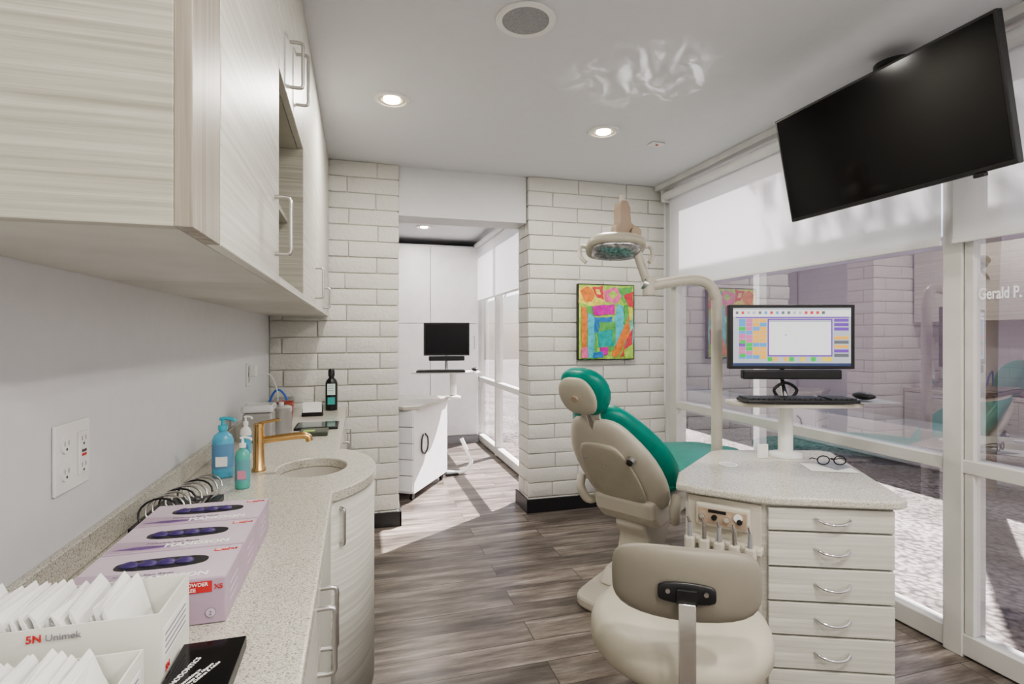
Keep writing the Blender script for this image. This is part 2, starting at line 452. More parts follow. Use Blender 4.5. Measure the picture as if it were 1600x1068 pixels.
# ------------------------------------------------------------------ upper cabinets
XU = -.19
g = group('upper_cabinet', (-.37,2.2,1.95))
zb = 1.43; zt = ZC-.003
box('end_panel', (XL+.002,.717,zb), (XU-.02,.737,zt), LAM, g, .001)
box('bottom_panel_near', (XL+.002,.737,zb), (XU-.02,1.44,zb+.02), LAML, g)
box('bottom_panel_mid', (XL+.002,1.442,zb), (XU-.02,2.05,zb+.02), LAML, g)
box('bottom_panel_far', (XL+.002,2.052,zb), (XU-.02,YB-.012,zb+.02), LAML, g)
box('filler_stile', (XU-.02,.717,zb), (XU,.85,zt), LAMV, g, .001)
box('door_near', (XU-.02,.854,zb), (XU,1.436,zt), LAML, g, .002)
box('divider_near', (XL+.002,1.418,zb+.02), (XU-.021,1.438,zt), LAM, g)
box('niche_side_far', (XL+.002,2.035,zb+.02), (XU,2.052,1.97), LAM, g)
box('niche_top', (XL+.002,1.44,1.965), (XU-.021,2.034,1.985), LAM, g)
box('niche_shelf', (XL+.002,1.44,1.70), (XU-.05,2.034,1.715), LAM, g)
box('niche_back', (XL+.002,1.44,zb+.02), (XL+.01,2.034,1.965), LAM, g)
box('niche_front_rail', (XU-.02,1.438,zb), (XU,2.05,zb+.02), LAML, g)
box('door_top_a', (XU-.02,1.44,1.97), (XU,1.738,zt), LAML, g, .002)
box('door_top_b', (XU-.02,1.742,1.97), (XU,2.052,zt), LAML, g, .002)
ys = [2.056,2.66,3.26,YB-.012]
for i in range(3): box('door_far_%d'%i, (XU-.02,ys[i],zb), (XU,ys[i+1]-.004,zt), LAML, g, .002)
o = .035
handle('handle_1', (XU,1.37,1.495), (XU,1.37,1.63), (o,0,0), STEEL, g)
handle('handle_2', (XU,1.66,2.02), (XU,1.66,2.15), (o,0,0), STEEL, g)
handle('handle_3', (XU,1.83,2.04), (XU,1.83,2.2), (o,0,0), STEEL, g)
handle('handle_4', (XU,2.59,1.475), (XU,2.59,1.61), (o,0,0), STEEL, g)
handle('handle_5', (XU,3.18,1.46), (XU,3.18,1.57), (o,0,0), STEEL, g)

# ------------------------------------------------------------------ counter with sink
ZT = .83; XF = -.075
ex, ey, ea, eb = -.2, 2.03, .262, .37
def outline(dx=0):
    pts = [(XL+.001,-1.2),(XF-dx,-1.2)]
    a = ea-dx; b_ = eb-dx; xf = XF-dx
    t0 = math.acos((xf-ex)/a)
    for i in range(25):
        t = -t0 + 2*t0*i/24; pts.append((ex+a*math.cos(t), ey+b_*math.sin(t)))
    pts += [(xf,YB-.005),(XL+.001,YB-.005)]
    return pts
CG = group('base_cabinet', (-.3,1.2,0))
ct = prism('countertop', outline(), ZT-.035, ZT, QUARTZ, CG)
cut = lathe('cutter', [(1,-.2),(1,.2)], (-.16,2.05,ZT), None, None, 40, .118, .145)
md = ct.modifiers.new('b','BOOLEAN'); md.object = cut; md.operation = 'DIFFERENCE'; md.solver = 'EXACT'
bpy.context.view_layer.update()
dg = bpy.context.evaluated_depsgraph_get()
nm = bpy.data.meshes.new_from_object(ct.evaluated_get(dg)); ct.modifiers.clear(); ct.data = nm
if not nm.materials: nm.materials.append(QUARTZ)
bpy.data.objects.remove(cut); auto(ct, 30); bev(ct, .005, 3, 50)
SINK = P('sink_composite', (.50,.47,.42), .3)
sk = lathe('sink_bowl', [(1.09,-.0353),(1.02,-.0355),(1.0,-.07),(.93,-.10),(.75,-.118),(.4,-.126),(.02,-.13)], (-.16,2.05,ZT), SINK, CG, 40, .118,.145, caps=False)
cyl('drain', (-.16,2.05,ZT-.131), (-.16,2.05,ZT-.124), .022, CHROME, CG)
ol = outline(.02)
v = [(x,y,.09) for x,y in ol[1:-1]] + [(x,y,ZT-.0352) for x,y in ol[1:-1]]
m_ = len(ol)-2
f = [(i,i+1,m_+i+1,m_+i) for i in range(m_-1)]
ob = obj('front_shell', v, f, LAML, CG); auto(ob); s = ob.modifiers.new('s','SOLIDIFY'); s.thickness = .014; s.offset = -1
box('cabinet_floor', (XL+.002,-1.19,.09), (XF-.04,3.7,.105), LAML, CG)
prism('toe_kick', outline(.07), 0, .089, BASEB, CG)
yy = [-1.18,-.7,-.23,.24,.70,1.165,1.66]
for i in range(len(yy)-1):
    box('door_%d'%i, (XF-.019,yy[i]+.002,.10), (XF-.003,yy[i+1]-.002,ZT-.04), LAML, CG, .0015)
for i,(a,b_) in enumerate(((2.40,2.84),(2.844,3.28),(3.284,3.73))):
    box('door_far_%d'%i, (XF-.019,a,.10), (XF-.003,b_,ZT-.04), LAML, CG, .0015)
    handle('handle_far_%d'%i, (XF-.003,a+.05,.62), (XF-.003,a+.05,.75), (.033,0,0), STEEL, CG)
handle('handle_a', (XF-.003,1.12,.63), (XF-.003,1.12,.76), (.033,0,0), STEEL, CG)
handle('handle_b', (XF-.003,1.21,.63), (XF-.003,1.21,.76), (.033,0,0), STEEL, CG)
handle('handle_c', (-.064,1.742,.66), (-.064,1.742,.77), (.022,-.024,0), STEEL, CG)
handle('handle_d', (XF-.003,.28,.63), (XF-.003,.28,.76), (.033,0,0), STEEL, CG)
box('backsplash', (XL+.001,-1.2,ZT+.0005), (XL+.018,YB-.02,ZT+.06), QUARTZ, CG, .002)

g = group('faucet', (-.335,2.04,ZT))
lathe('base', [(.024,0),(.024,.006),(.019,.012),(.0175,.15),(.0185,.152),(.0185,.165),(.0,.167)], (-.335,2.04,ZT+.001), GOLD, g)
tube('spout', [(-.33,2.04,ZT+.105),(-.26,2.04,ZT+.112),(-.20,2.04,ZT+.116),(-.175,2.04,ZT+.112),(-.168,2.04,ZT+.095)], .0125, GOLD, g)
tube('lever', [(-.335,2.04,ZT+.165),(-.30,2.035,ZT+.172),(-.265,2.03,ZT+.178)], .005, GOLD, g)

def pump_bottle(name, x, y, h, r, liquid, label, lblcol, capc, rect=1.0):
    g = group(name, (x,y,ZT), 0, True)
    zz = .001
    lathe('bottle', [(r*.9,0),(r,.006),(r,h*.62),(r*.8,h*.70),(r*.35,h*.76),(r*.35,h*.80)], (0,0,zz), liquid, g, 28, 1, rect)
    lathe('label', [(r*1.01,h*.15),(r*1.015,h*.16),(r*1.015,h*.55),(r*1.01,h*.56)], (0,0,zz), label, g, 28, 1, rect)
    box('label_panel', (-r*.5,-r*rect*1.04,h*.2), (r*.55,-r*rect*.9,h*.36), lblcol, g)
    lathe('collar', [(r*.45,h*.78),(r*.45,h*.86),(r*.2,h*.87),(r*.15,h*.95),(r*.15,h*.96)], (0,0,zz), capc, g, 20)
    tube('nozzle', [(-r*.3,0,h*.97),(r*.2,0,h*.98),(r*1.0,-.005,h*.96),(r*1.15,-.006,h*.92)], r*.17, capc, g)
    return g
BLUE = P('blue_gel', (.10,.40,.58), .12, coat=.5, var=.15, nscale=30); BLUEL = P('blue_label', (.12,.27,.44), .4); CYANP = P('cyan_cap', (.06,.40,.50), .4)
GRNL = P('green_gel', (.10,.40,.34), .15); PINKL = P('teal_label', (.13,.33,.36), .4)
pump_bottle('hand_sanitizer_bottle', -.435, 1.98, .20, .033, BLUE, BLUEL, PAPER, CYANP, .75)
pump_bottle('soap_bottle', -.345, 1.82, .16, .022, GRNL, PINKL, P('pink_label',(.6,.25,.35),.5), WHITE, .9)
pump_bottle('lotion_bottle', -.41, 2.22, .17, .02, WHITE, BLUE, BLUEL, WHITE, .9)

CLEAR = P('clear_plastic', (.60,.61,.61), .1, coat=.6)
FROST = P('frosted_plastic', (.33,.32,.31), .15, coat=.6)
g = group('canister', (-.42,2.62,ZT))
box('jar', (-.49,2.57,ZT+.001), (-.37,2.69,ZT+.13), FROST, g, .012, 3)
box('lid', (-.495,2.565,ZT+.131), (-.365,2.695,ZT+.165), CLEAR, g, .012, 3)
g = group('wipe_dispenser', (-.33,2.80,ZT))
lathe('tub', [(.045,0),(.047,.006),(.047,.10),(.049,.105),(.049,.125),(.04,.132),(.0,.134)], (-.36,2.80,ZT+.001), FROST, g)
lathe('cap', [(.012,.133),(.012,.15),(.0,.152)], (-.36,2.80,ZT+.001), CLEAR, g)
g = group('red_cup', (-.37,3.0,ZT))
lathe('cup', [(.03,0),(.042,.12),(.044,.125),(.038,.124),(.028,.02)], (-.37,3.04,ZT+.001), P('red_cup',(.35,.08,.06),.4), g)
g = group('card_holder', (-.33,3.35,ZT))
prism_y('stand', [(-.32,ZT+.001),(-.20,ZT+.001),(-.21,ZT+.07),(-.31,ZT+.07)], 3.33,3.40, BLACK, g, .003)
box('card', (-.312,3.322,ZT+.025), (-.208,3.329,ZT+.085), PAPER, g)
g = group('tablet', (-.23,2.95,ZT))
box('body', (-.31,2.84,ZT+.001), (-.10,3.04,ZT+.012), BLACK, g, .004)
box('screen', (-.30,2.85,ZT+.0125), (-.11,3.03,ZT+.0135), P('tablet_screen',(.02,.04,.035),.1,emis=.2), g)
g = group('paper_tray', (-.2,2.72,ZT)); box('tray', (-.27,2.66,ZT+.001), (-.14,2.79,ZT+.02), P('dark_tray',(.06,.07,.05),.3), g, .004); box('note', (-.25,2.68,ZT+.0205), (-.20,2.73,ZT+.0215), P('lime_note',(.35,.5,.15),.6), g)
g = group('charger_cable', (-.5,3.15,1.0))
tube('cable', [(XL+.05,3.1,1.10),(XL+.10,3.12,1.09),(XL+.13,3.15,1.0),(XL+.13,3.18,.90),(-.40,3.2,ZT+.006)], .003, WHITE, g)
g = group('blood_pressure_cuff', (-.45,3.25,ZT))
tube('tube_blue', [(-.50,3.28,ZT+.01),(-.47,3.26,ZT+.13),(-.43,3.24,ZT+.17),(-.39,3.24,ZT+.12),(-.38,3.25,ZT+.02)], .006, P('blue_tube',(.05,.15,.55),.4), g)
g = group('spray_bottle', (-.165,3.585,ZT), 0, True)
lathe('body', [(.035,0),(.037,.005),(.037,.17),(.03,.19),(.016,.205),(.016,.22)], (0,0,.001), BLACK, g)
lathe('cap', [(.020,.215),(.020,.25),(.012,.262),(.0,.263)], (0,0,.001), BLACK, g)
box('label', (-.024,-.040,.10), (.024,-.030,.17), P('mint_label',(.62,.78,.70),.5), g)
for i in range(3): box('label_line_%d'%i, (-.018,-.0408,.155-.014*i), (.014,-.0401,.158-.014*i), INKG, g)
box('lower_label', (-.022,-.040,.04), (.022,-.031,.085), P('teal_lab',(.05,.35,.32),.5), g)
g = group('towel_stack', (-.42,3.5,ZT))
for i in range(4): box('fold_%d'%i, (-.50,3.45,ZT+.001+.022*i), (-.39,3.65,ZT+.021+.022*i), GREYP, g, .008, 3)

g = group('spiral_binder', (-.44,1.55,ZT))
box('cover', (-.52,1.45,ZT+.001), (-.37,1.70,ZT+.018), BLACK, g, .002)
for i in range(9):
    y = 1.46+i*.027; c = Vector((-.46+i*.006,y,ZT+.045)); pts = []
    for j in range(17):
        t = 2*math.pi*j/16*.96; pts.append(c+Vector((math.cos(t)*.042, math.sin(t)*.012, math.sin(t)*.032+.002)))
    tube('ring_%d'%i, pts, .0025, STEEL if i%3 else BLACK, g, smooth=False, seg=8)

# glove boxes
for i in range(3):
    y0 = .975+i*.149; y1 = y0+.144; x0,x1 = -.445,-.21; z0 = ZT+.001; z1 = ZT+.075
    g = group('glove_box', ((x0+x1)/2,(y0+y1)/2,z0))
    box('carton', (x0,y0,z0), (x1,y1,z1), LILAC, g, .0015)
    box('top_panel', (x0+.002,y0+.002,z1), (x1-.002,y1-.002,z1+.0008), LILAC2, g)
    prism('top_band', [(x0+.004,y0+.004),(x0+.13,y0+.004),(x0+.07,y0+.05),(x0+.004,y0+.06)], z1+.0008, z1+.0012, LILAC, g)
    prism('top_swoosh', [(x0+.01,y0+.018),(x0+.06,y0+.010),(x0+.11,y0+.016),(x0+.13,y0+.028),(x0+.09,y0+.024),(x0+.05,y0+.028)], z1+.0012, z1+.0015, P('violet_print',(.14,.07,.22),.4,var=.3,nscale=60), g)
    cx_, cy_ = (x0+x1)/2+.0, (y0+y1)/2+.012
    pts = [(cx_+.072*math.copysign(abs(math.cos(t))**.8, math.cos(t)), cy_+.024*math.copysign(abs(math.sin(t))**.7, math.sin(t))) for t in [2*math.pi*k/32 for k in range(32)]]
    prism('opening', pts, z1+.0009, z1+.0016, BLACK, g)
    for k in range(4):
        tx = cx_-.05+k*.028
        loft('glove_tuft_%d'%k, [sring((tx-.017,cy_,z1+.001),(0,1,0),(0,0,1),.006,.002,8), sring((tx,cy_+.003,z1+.003),(0,1,0),(0,0,1),.017,.007,8), sring((tx+.017,cy_-.002,z1+.001),(0,1,0),(0,0,1),.006,.002,8)], DPURP, g, 1)
    text('brand_text', 'HANDSON', (x0+.095,y0+.014,z1+.0016), (0,0,0), .022, INKW, g, bold=True)
    text('caption_text', 'Professional Exam Gloves', (x0+.06,y0+.0355,z1+.0016), (0,0,0), .0085, INKG, g)
    box('top_red_tag', (x1-.045,y1-.026,z1+.0009), (x1-.02,y1-.014,z1+.0016), RED, g)
    text('top_tag_text', 'POWDER\nFREE', (x1-.043,y1-.0195,z1+.0018), (0,0,0), .005, INKW, g)
    text('top_size_text', 'XS', (x1-.019,y1-.025,z1+.0014), (0,0,0), .011, RED, g)
    if i == 0:
        box('front_red_tag', (x1-.062,y0-.001,z1-.022), (x1-.02,y0-.0002,z1-.004), RED, g)
        text('tag_text', 'POWDER\nFREE', (x1-.0605,y0-.0014,z1-.0115), (R(90),0,0), .0082, INKW, g)
        text('size_text', 'XS', (x1-.017,y0-.0006,z1-.018), (R(90),0,0), .011, RED, g, bold=True)
        text('code_text', 'CPF', (x1-.075,y0-.0006,z1-.045), (R(90),0,0), .010, INKG, g, bold=True)
        cyl('seal', (x1-.022,y0-.001,z0+.018), (x1-.022,y0-.0001,z0+.018), .008, INKG, g)
        cyl('seal_in', (x1-.022,y0-.0015,z0+.018), (x1-.022,y0-.0011,z0+.018), .007, LILAC2, g)
        text('seal_text', '2', (x1-.0247,y0-.0019,z0+.0145), (R(90),0,0), .010, INKG, g)
    for k in range(3):
        box('side_mark_%d'%k, (x1+.0001,y0+.03,z0+.02+k*.014), (x1+.0007,y0+.09,z0+.023+k*.014), LILAC2, g)

def sachet_carton(x0,x1,y0,y1,h,lab,ntilt):
    g = group('sachet_carton', ((x0+x1)/2,(y0+y1)/2,ZT)); z0 = ZT+.001; t = .0025
    box('bottom', (x0,y0,z0), (x1,y1,z0+t), CARTON, g)
    box('front', (x0,y0,z0+t), (x1,y0+t,z0+h), CARTON, g)
    box('back', (x0,y1-t,z0+t), (x1,y1,z0+h), CARTON, g)
    box('left', (x0,y0+t,z0+t), (x0+t,y1-t,z0+h*.9), CARTON, g)
    box('right', (x1-t,y0+t,z0+t), (x1,y1-t,z0+h), CARTON, g)
    for k in range(ntilt):
        xx = x0+.010+(x1-x0-.045)*k/ntilt; ang = R(random.uniform(-30,-14)); hh = (h+random.uniform(.004,.022))
        c = Vector((xx+.02,(y0+y1)/2,z0+.004)); u = Vector((math.sin(ang),0,math.cos(ang)))
        if c.x+u.x*hh < x0-.01: u = Vector((-.1,0,.99))
        yy0, yy1 = y0+.006+random.uniform(0,.008), y1-.006-random.uniform(0,.008)
        vs = []
        for q_,(sc,rr) in enumerate(((0,.001),(.5,.0035),(.92,.0022),(1,.0006))):
            p = c+u*hh*sc; sk_ = random.uniform(-.004,.004)*q_/3
            vs += [(p.x-rr+sk_,yy0,p.z),(p.x+rr+sk_,yy0,p.z),(p.x+rr-sk_,yy1,p.z+sk_),(p.x-rr-sk_,yy1,p.z+sk_)]
        fs = [(3,2,1,0),(12,13,14,15)]
        for q in range(3):
            for s in range(4): fs.append((q*4+s,q*4+(s+1)%4,(q+1)*4+(s+1)%4,(q+1)*4+s))
        obj('sachet_%d'%k, vs, fs, PAPER, g)
    if lab:
        text('maker_text', '5N', (x0+.105,y0-.0012,z0+h*.85), (R(90),0,0), .013, RED, g, bold=True)
        text('line_text', 'Unimek', (x0+.125,y0-.0012,z0+h*.85), (R(90),0,0), .012, INKG, g)
    box('side_label', (x1+.0001,y0+.012,z0+h*.35), (x1+.0006,y1-.012,z0+h*.75), PAPER, g)
    for k in range(4): box('side_line_%d'%k, (x1+.0007,y0+.018,z0+h*(.4+.08*k)), (x1+.001,y1-.02,z0+h*(.4+.08*k)+.0025), INKG, g)
    text('side_text', '5N', (x1+.0012,y0+.018,z0+h*.18), (R(90),0,R(90)), .012, RED, g, bold=True)
    return g
sachet_carton(-.50,-.25,.80,.925,.105,True,30)
sachet_carton(-.51,-.26,.665,.775,.075,False,32)
sachet_carton(-.52,-.275,.54,.65,.085,False,26)

g = group('brochure_stack', (-.205,.80,ZT))
box('stack', (-.246,.70,ZT+.001), (-.162,.885,ZT+.018), BLACK, g, .001)
box('top_sheet', (-.2455,.701,ZT+.0182), (-.1625,.884,ZT+.019), BLACKG, g)
text('title_text', 'ORTHODONTICS', (-.236,.765,ZT+.0193), (0,0,R(72)), .010, INKW, g)
text('body_text', 'Specializing in\nBraces and Aligners\nfor Children & Adults', (-.220,.78,ZT+.0193), (0,0,R(62)), .0062, INKW, g)

def outlet(name, y, z, w, h, gfci=True):
    g = group(name, (XL,y,z))
    box('plate', (XL+.0005,y-w/2,z-h/2), (XL+.007,y+w/2,z+h/2), WHITE, g, .003, 3)
    for k,yy_ in enumerate((y-w*.24,y+w*.24) if gfci else (y,)):
        if k == 0:
            for zz in (z-h*.2,z+h*.2):
                cyl('socket', (XL+.007,yy_,zz), (XL+.010,yy_,zz), .0175, WHITE, g)
                box('slot_l', (XL+.0101,yy_-.008,zz-.002), (XL+.0104,yy_-.0065,zz+.007), BLACK, g)
                box('slot_r', (XL+.0101,yy_+.0065,zz-.002), (XL+.0104,yy_+.008,zz+.007), BLACK, g)
                cyl('ground', (XL+.0101,yy_,zz-.009), (XL+.0104,yy_,zz-.009), .0028, BLACK, g)
        else:
            box('gfci_body', (XL+.007,yy_-.018,z-h*.32), (XL+.011,yy_+.018,z+h*.32), WHITE, g, .001)
            for zz in (z-h*.2,z+h*.2):
                box('slot_l', (XL+.0111,yy_-.008,zz-.002), (XL+.0114,yy_-.0065,zz+.007), BLACK, g)
                box('slot_r', (XL+.0111,yy_+.0065,zz-.002), (XL+.0114,yy_+.008,zz+.007), BLACK, g)
                cyl('ground', (XL+.0111,yy_,zz-.009), (XL+.0114,yy_,zz-.009), .0028, BLACK, g)
            box('reset', (XL+.0111,yy_-.008,z+.001), (XL+.0125,yy_+.008,z+.006), BLACK, g)
            box('test', (XL+.0111,yy_-.008,z-.007), (XL+.0125,yy_+.008,z-.002), RED, g)
outlet('wall_outlet', 1.27, 1.062, .135, .135)
outlet('wall_outlet', 3.05, 1.10, .08, .12, False)
g = group('phone_charger', (XL+.03,3.05,1.12)); box('brick', (XL+.0106,3.03,1.09), (XL+.045,3.07,1.15), WHITE, g, .005)
g = group('light_switch', (XL,.90,1.05))
box('plate', (XL+.0005,.80,.985), (XL+.007,1.01,1.115), WHITE, g, .003)
box('rocker', (XL+.007,.94,1.01), (XL+.011,.975,1.09), WHITE, g, .001)

# ------------------------------------------------------------------ ceiling fixtures
EM = P('lamp_glow', (1,.90,.74), .5, emis=14, var=.01)
REFL = P('lamp_reflector', (.75,.68,.56), .25, .6)
def downlight(x, y, en=22, r=.085, lit=True):
    g = group('recessed_downlight', (x,y,ZC), 0, True)
    lathe('trim_ring', [(r*.80,-.001),(r*.82,-.010),(r*1.02,-.008),(r*1.08,-.001)], (0,0,0), WHITE, g)
    lathe('reflector', [(r*.78,-.0015),(r*.79,-.006),(r*.60,-.0045),(r*.58,-.002)], (0,0,0), REFL, g)
    if lit:
        lathe('lamp', [(r*.50,-.002),(r*.48,-.010),(r*.2,-.013),(0.001,-.013)], (0,0,0), EM, g)
        l = bpy.data.lights.new('downlight', 'AREA'); l.shape = 'DISK'; l.size = .12; l.energy = en; l.color = (1,.95,.88)
        lo = bpy.data.objects.new('downlight_lamp', l); lo.location = (0,0,-.03); COL.objects.link(lo); par(lo, g)
for x,y,en in ((.16,2.72,16),(1.357,2.81,16),(.45,.35,19),(1.55,.2,21),(.45,-1.0,19),(1.6,-1.0,21),(.68,5.79,14)):  # the four out of view, near and behind the camera, are added fill
    downlight(x,y,en)
g = group('ceiling_speaker', (.60,1.90,ZC), 0, True)
lathe('ring', [(.088,-.001),(.088,-.006),(.105,-.009),(.112,-.006),(.113,-.001)], (0,0,0), WHITE, g, 48)
lathe('grille', [(.087,-.001),(.087,-.005),(.04,-.0065),(.001,-.007)], (0,0,0), P('speaker_mesh',(.30,.31,.32),.6,nscale=300,var=.3), g, 48)
g = group('smoke_sensor', (1.76,2.9,ZC))
box('plate', (1.71,2.87,ZC-.008), (1.80,2.93,ZC-.001), WHITE, g, .002)
box('indicator', (1.75,2.89,ZC-.011), (1.765,2.905,ZC-.0081), RED, g, .001)

# ------------------------------------------------------------------ painting
g = group('painting', (1.58,YB,1.12))
px0, pz0, pw, ph = 1.58, 1.12, .47, .575
box('canvas', (px0,YB-.034,pz0), (px0+pw,YB-.004,pz0+ph), BLACK, g, .002)
bm_y = YB-.0345
def q(px,py): return (px0+.008+(px-900)/88*(pw-.016), pz0+.008+(562-py)/119*(ph-.016))
cols = dict(green=(.12,.42,.10), lime=(.38,.62,.10), yel=(.72,.65,.12), orange=(.72,.22,.05), red=(.62,.06,.08), pink=(.74,.16,.34), mag=(.58,.02,.38), teal=(.02,.38,.36), blue=(.04,.20,.50), cyan=(.08,.50,.60), mint=(.22,.60,.48))
pc = {k: P('paint_'+k, v, .5, var=.3, nscale=25) for k,v in cols.items()}
strokes = [('lime',[(900,443),(988,443),(988,562),(900,562)]),
 ('yel',[(900,446),(930,444),(945,468),(925,478),(900,472)]),
 ('green',[(903,480),(925,476),(930,562),(903,562)]),
 ('mint',[(955,492),(988,488),(988,540),(955,545)]),
 ('orange',[(902,452),(915,445),(926,456),(920,470),(908,470)]),
 ('red',[(920,447),(938,444),(940,466),(928,462)]),
 ('yel',[(925,451),(932,449),(934,458),(929,458)]),
 ('pink',[(938,452),(958,445),(972,455),(960,472),(943,470)]),
 ('lime',[(946,457),(956,452),(962,458),(955,465)]),
 ('green',[(962,447),(985,445),(986,468),(972,472)]),
 ('red',[(972,458),(987,452),(987,480),(978,474)]),
 ('mag',[(922,477),(956,474),(957,490),(923,492)]),
 ('orange',[(904,478),(912,480),(913,500),(910,560),(904,560)]),
 ('cyan',[(914,488),(924,494),(924,560),(914,560)]),
 ('blue',[(924,496),(952,494),(953,502),(932,505),(930,520),(924,520)]),
 ('green',[(932,503),(958,502),(957,548),(934,548)]),
 ('teal',[(928,518),(953,514),(955,541),(930,543)]),
 ('mag',[(934,544),(946,542),(946,555),(934,556)]),
 ('cyan',[(961,474),(971,476),(970,530),(958,548),(958,500)]),
 ('orange',[(972,510),(980,492),(981,520),(970,545),(958,560),(952,556)]),
 ('red',[(976,534),(986,512),(986,545),(966,561)]),
 ('lime',[(972,548),(986,538),(986,561),(974,561)]),
 ('yel',[(978,480),(986,478),(985,500),(981,500)]),
 ('green',[(973,474),(978,474),(976,505),(972,505)]),
 ('blue',[(922,552),(936,550),(938,560),(922,560)]),
 ('pink',[(903,546),(912,542),(914,560),(903,560)])]
for i,(c,pl) in enumerate(strokes):
    P2 = []
    for a in range(len(pl)):
        p,r_ = pl[a], pl[(a+1)%len(pl)]
        for t in range(4):
            w = t/4; jit = 0 if i == 0 else 1.0
            P2.append(q(p[0]*(1-w)+r_[0]*w+random.uniform(-jit,jit), p[1]*(1-w)+r_[1]*w+random.uniform(-jit,jit)))
    prism_y('stroke_%d'%i, P2, bm_y-.0004*(i+1), bm_y, pc[c], g)

# ------------------------------------------------------------------ TV on ceiling mount
Xl = Vector((0,-1,0)); Zl = Vector((-.1,0,.475)).normalized(); Yl = Zl.cross(Xl)
M = Matrix.Translation((1.957,1.64,2.085)) @ Matrix((Xl,Yl,Zl)).transposed().to_4x4()
g = group('television', mat=M, local=True)
box('bezel', (-.46,0,-.2425), (.46,.03,.2425), BLACK, g, .004)
box('screen', (-.449,-.0012,-.226), (.449,.001,.232), BLACKG, g)
box('rear_housing', (-.30,.03,-.18), (.30,.062,.12), BLACK, g, .012)
box('ir_window', (.33,-.004,-.256), (.365,.018,-.2426), BLACK, g, .003)
box('mount_plate', (-.12,.062,-.12), (.12,.075,.12), BLACK, g, .003)
g2 = group('tv_ceiling_mount', (2.14,1.68,2.4))
lathe('ceiling_cup', [(.075,-.001),(.075,-.02),(.06,-.035),(.03,-.045),(.02,-.05)], (2.15,1.70,2.439), BLACK, g2)
cyl('drop_pole', (2.15,1.70,2.40), (2.15,1.70,2.06), .02, BLACK, g2)
cyl('arm', (2.15,1.70,2.09), (2.06,1.65,2.105), .018, BLACK, g2)

# ------------------------------------------------------------------ monitor with keyboard tray
def emi(name, c, s=.55): return P('scr_'+name, c, .4, emis=s, var=.02)
S = dict(w=emi('white',(.66,.68,.70)), lg=emi('lgrey',(.38,.41,.45)), dg=emi('dgrey',(.12,.13,.15)), pk=emi('pink',(.50,.15,.33)), gr=emi('green',(.02,.45,.06)),
    bl=emi('blue',(.10,.28,.55)), orr=emi('orange',(.68,.38,.08)), pu=emi('purple',(.16,.06,.38)), ye=emi('yellow',(.65,.52,.05)), ti=emi('titleblue',(.03,.05,.12),.5), rd=emi('red',(.55,.05,.05)))
def monitor(name, loc, rotz, w, h, content, bar=True, tray=True, standz=.75):
    g = group(name, loc, rotz, True)
    box('bezel', (-w/2,0,-h/2), (w/2,.03,h/2), BLACK, g, .004)
    box('rear_housing', (-w*.32,.03,-h*.35), (w*.32,.055,h*.3), BLACK, g, .01)
    sw, sh = w*.466, h*.45
    box('panel', (-sw,-.001,-sh), (sw,.001,sh), S['lg'] if content else BLACKG, g)
    if content:
        def pt(px,py): return (-sw+(px-1141)/184*2*sw, sh-(py-484)/86*2*sh)
        for k,(c,x0,y0,x1,y1) in enumerate(content):
            a = pt(x0,y0); b_ = pt(x1,y1)
            box('ui_%d'%k, (a[0],-.0012-.00003*k,b_[1]), (b_[0],-.0009,a[1]), S[c], g)
    if bar: box('sound_bar', (-w*.39,-.01,-h/2-.045), (w*.39,.03,-h/2-.004), BLACK, g, .006)
    return g
ui = [('w',1141,487,1325,497),('lg',1141,484,1325,486),('ti',1141,566,1325,570),('pu',1145,497,1322,499)]
rr = random.Random(7)
for c in range(4):
    x = 1150+c*11
    for r in range(10):
        ui.append((rr.choice(['pk','bl','bl','gr','pk','bl','pu']) if c < 2 else ('orr' if rr.random() < .8 else 'bl'), x, 500+r*6, x+10, 505.4+r*6))
for r in range(6): ui.append((rr.choice(['gr','ye','bl','lg','pk']), 1152, 502+r*10, 1160, 507+r*10))
ui += [('pu',1195,500,1296,556),('w',1197,502,1294,554),('lg',1197,502,1294,505)]
for c in range(12): ui.append((rr.choice(['bl','orr','ye','lg','gr','orr']), 1195+c*8.5, 557, 1202+c*8.5, 563))
for r in range(9): ui.append((rr.choice(['lg','pu','dg','pu','orr']), 1299, 500+r*6.5, 1321, 504.5+r*6.5))
for c in range(16): ui.append((rr.choice(['lg','bl','rd','dg']), 1145+c*9, 489, 1149+c*9, 493))
ui.append(('bl',1222,523,1224,525))

g = group('delivery_cart', (1.55,1.75,0))
ZD = .76
top = [(1.225,1.86),(1.125,1.725),(1.16,1.665),(1.285,1.525),(1.335,1.482),(1.66,1.335),(1.70,1.322),(1.74,1.33),(2.12,1.98),(2.10,2.03),(1.66,2.17),(1.60,2.165)]
prism('top', top, ZD-.028, ZD, QUARTZ, g, .007)
A=(1.165,1.722); B=(1.335,1.515); C=(1.715,1.36); D=(2.03,1.93); E=(1.64,2.12); F_=(1.25,1.84)
prism('carcass', [A,B,C,D,E,F_], .06, ZD-.0285, LAML, g)
prism('plinth', [(1.20,1.73),(1.35,1.56),(1.70,1.41),(1.97,1.90),(1.65,2.07),(1.28,1.83)], .0, .0595, GREYP, g)
def face_frame(a, b_):
    a = Vector((*a,0)); b_ = Vector((*b_,0)); U = (b_-a).normalized(); Nn = Vector((U.y,-U.x,0))
    return a, U, Nn, (b_-a).length
def fbox(name, fr, u0,u1,z0,z1,n0,n1, mat, e, b=0):
    a,U,Nn,L = fr
    v = []
    for z in (z0,z1):
        for (u,n_) in ((u0,n0),(u1,n0),(u1,n1),(u0,n1)): p = a+U*u+Nn*n_; v.append((p.x,p.y,z))
    o = obj(name, v, [(0,3,2,1),(4,5,6,7),(0,1,5,4),(1,2,6,5),(2,3,7,6),(3,0,4,7)], mat, e)
    if b: bev(o,b)
    return o
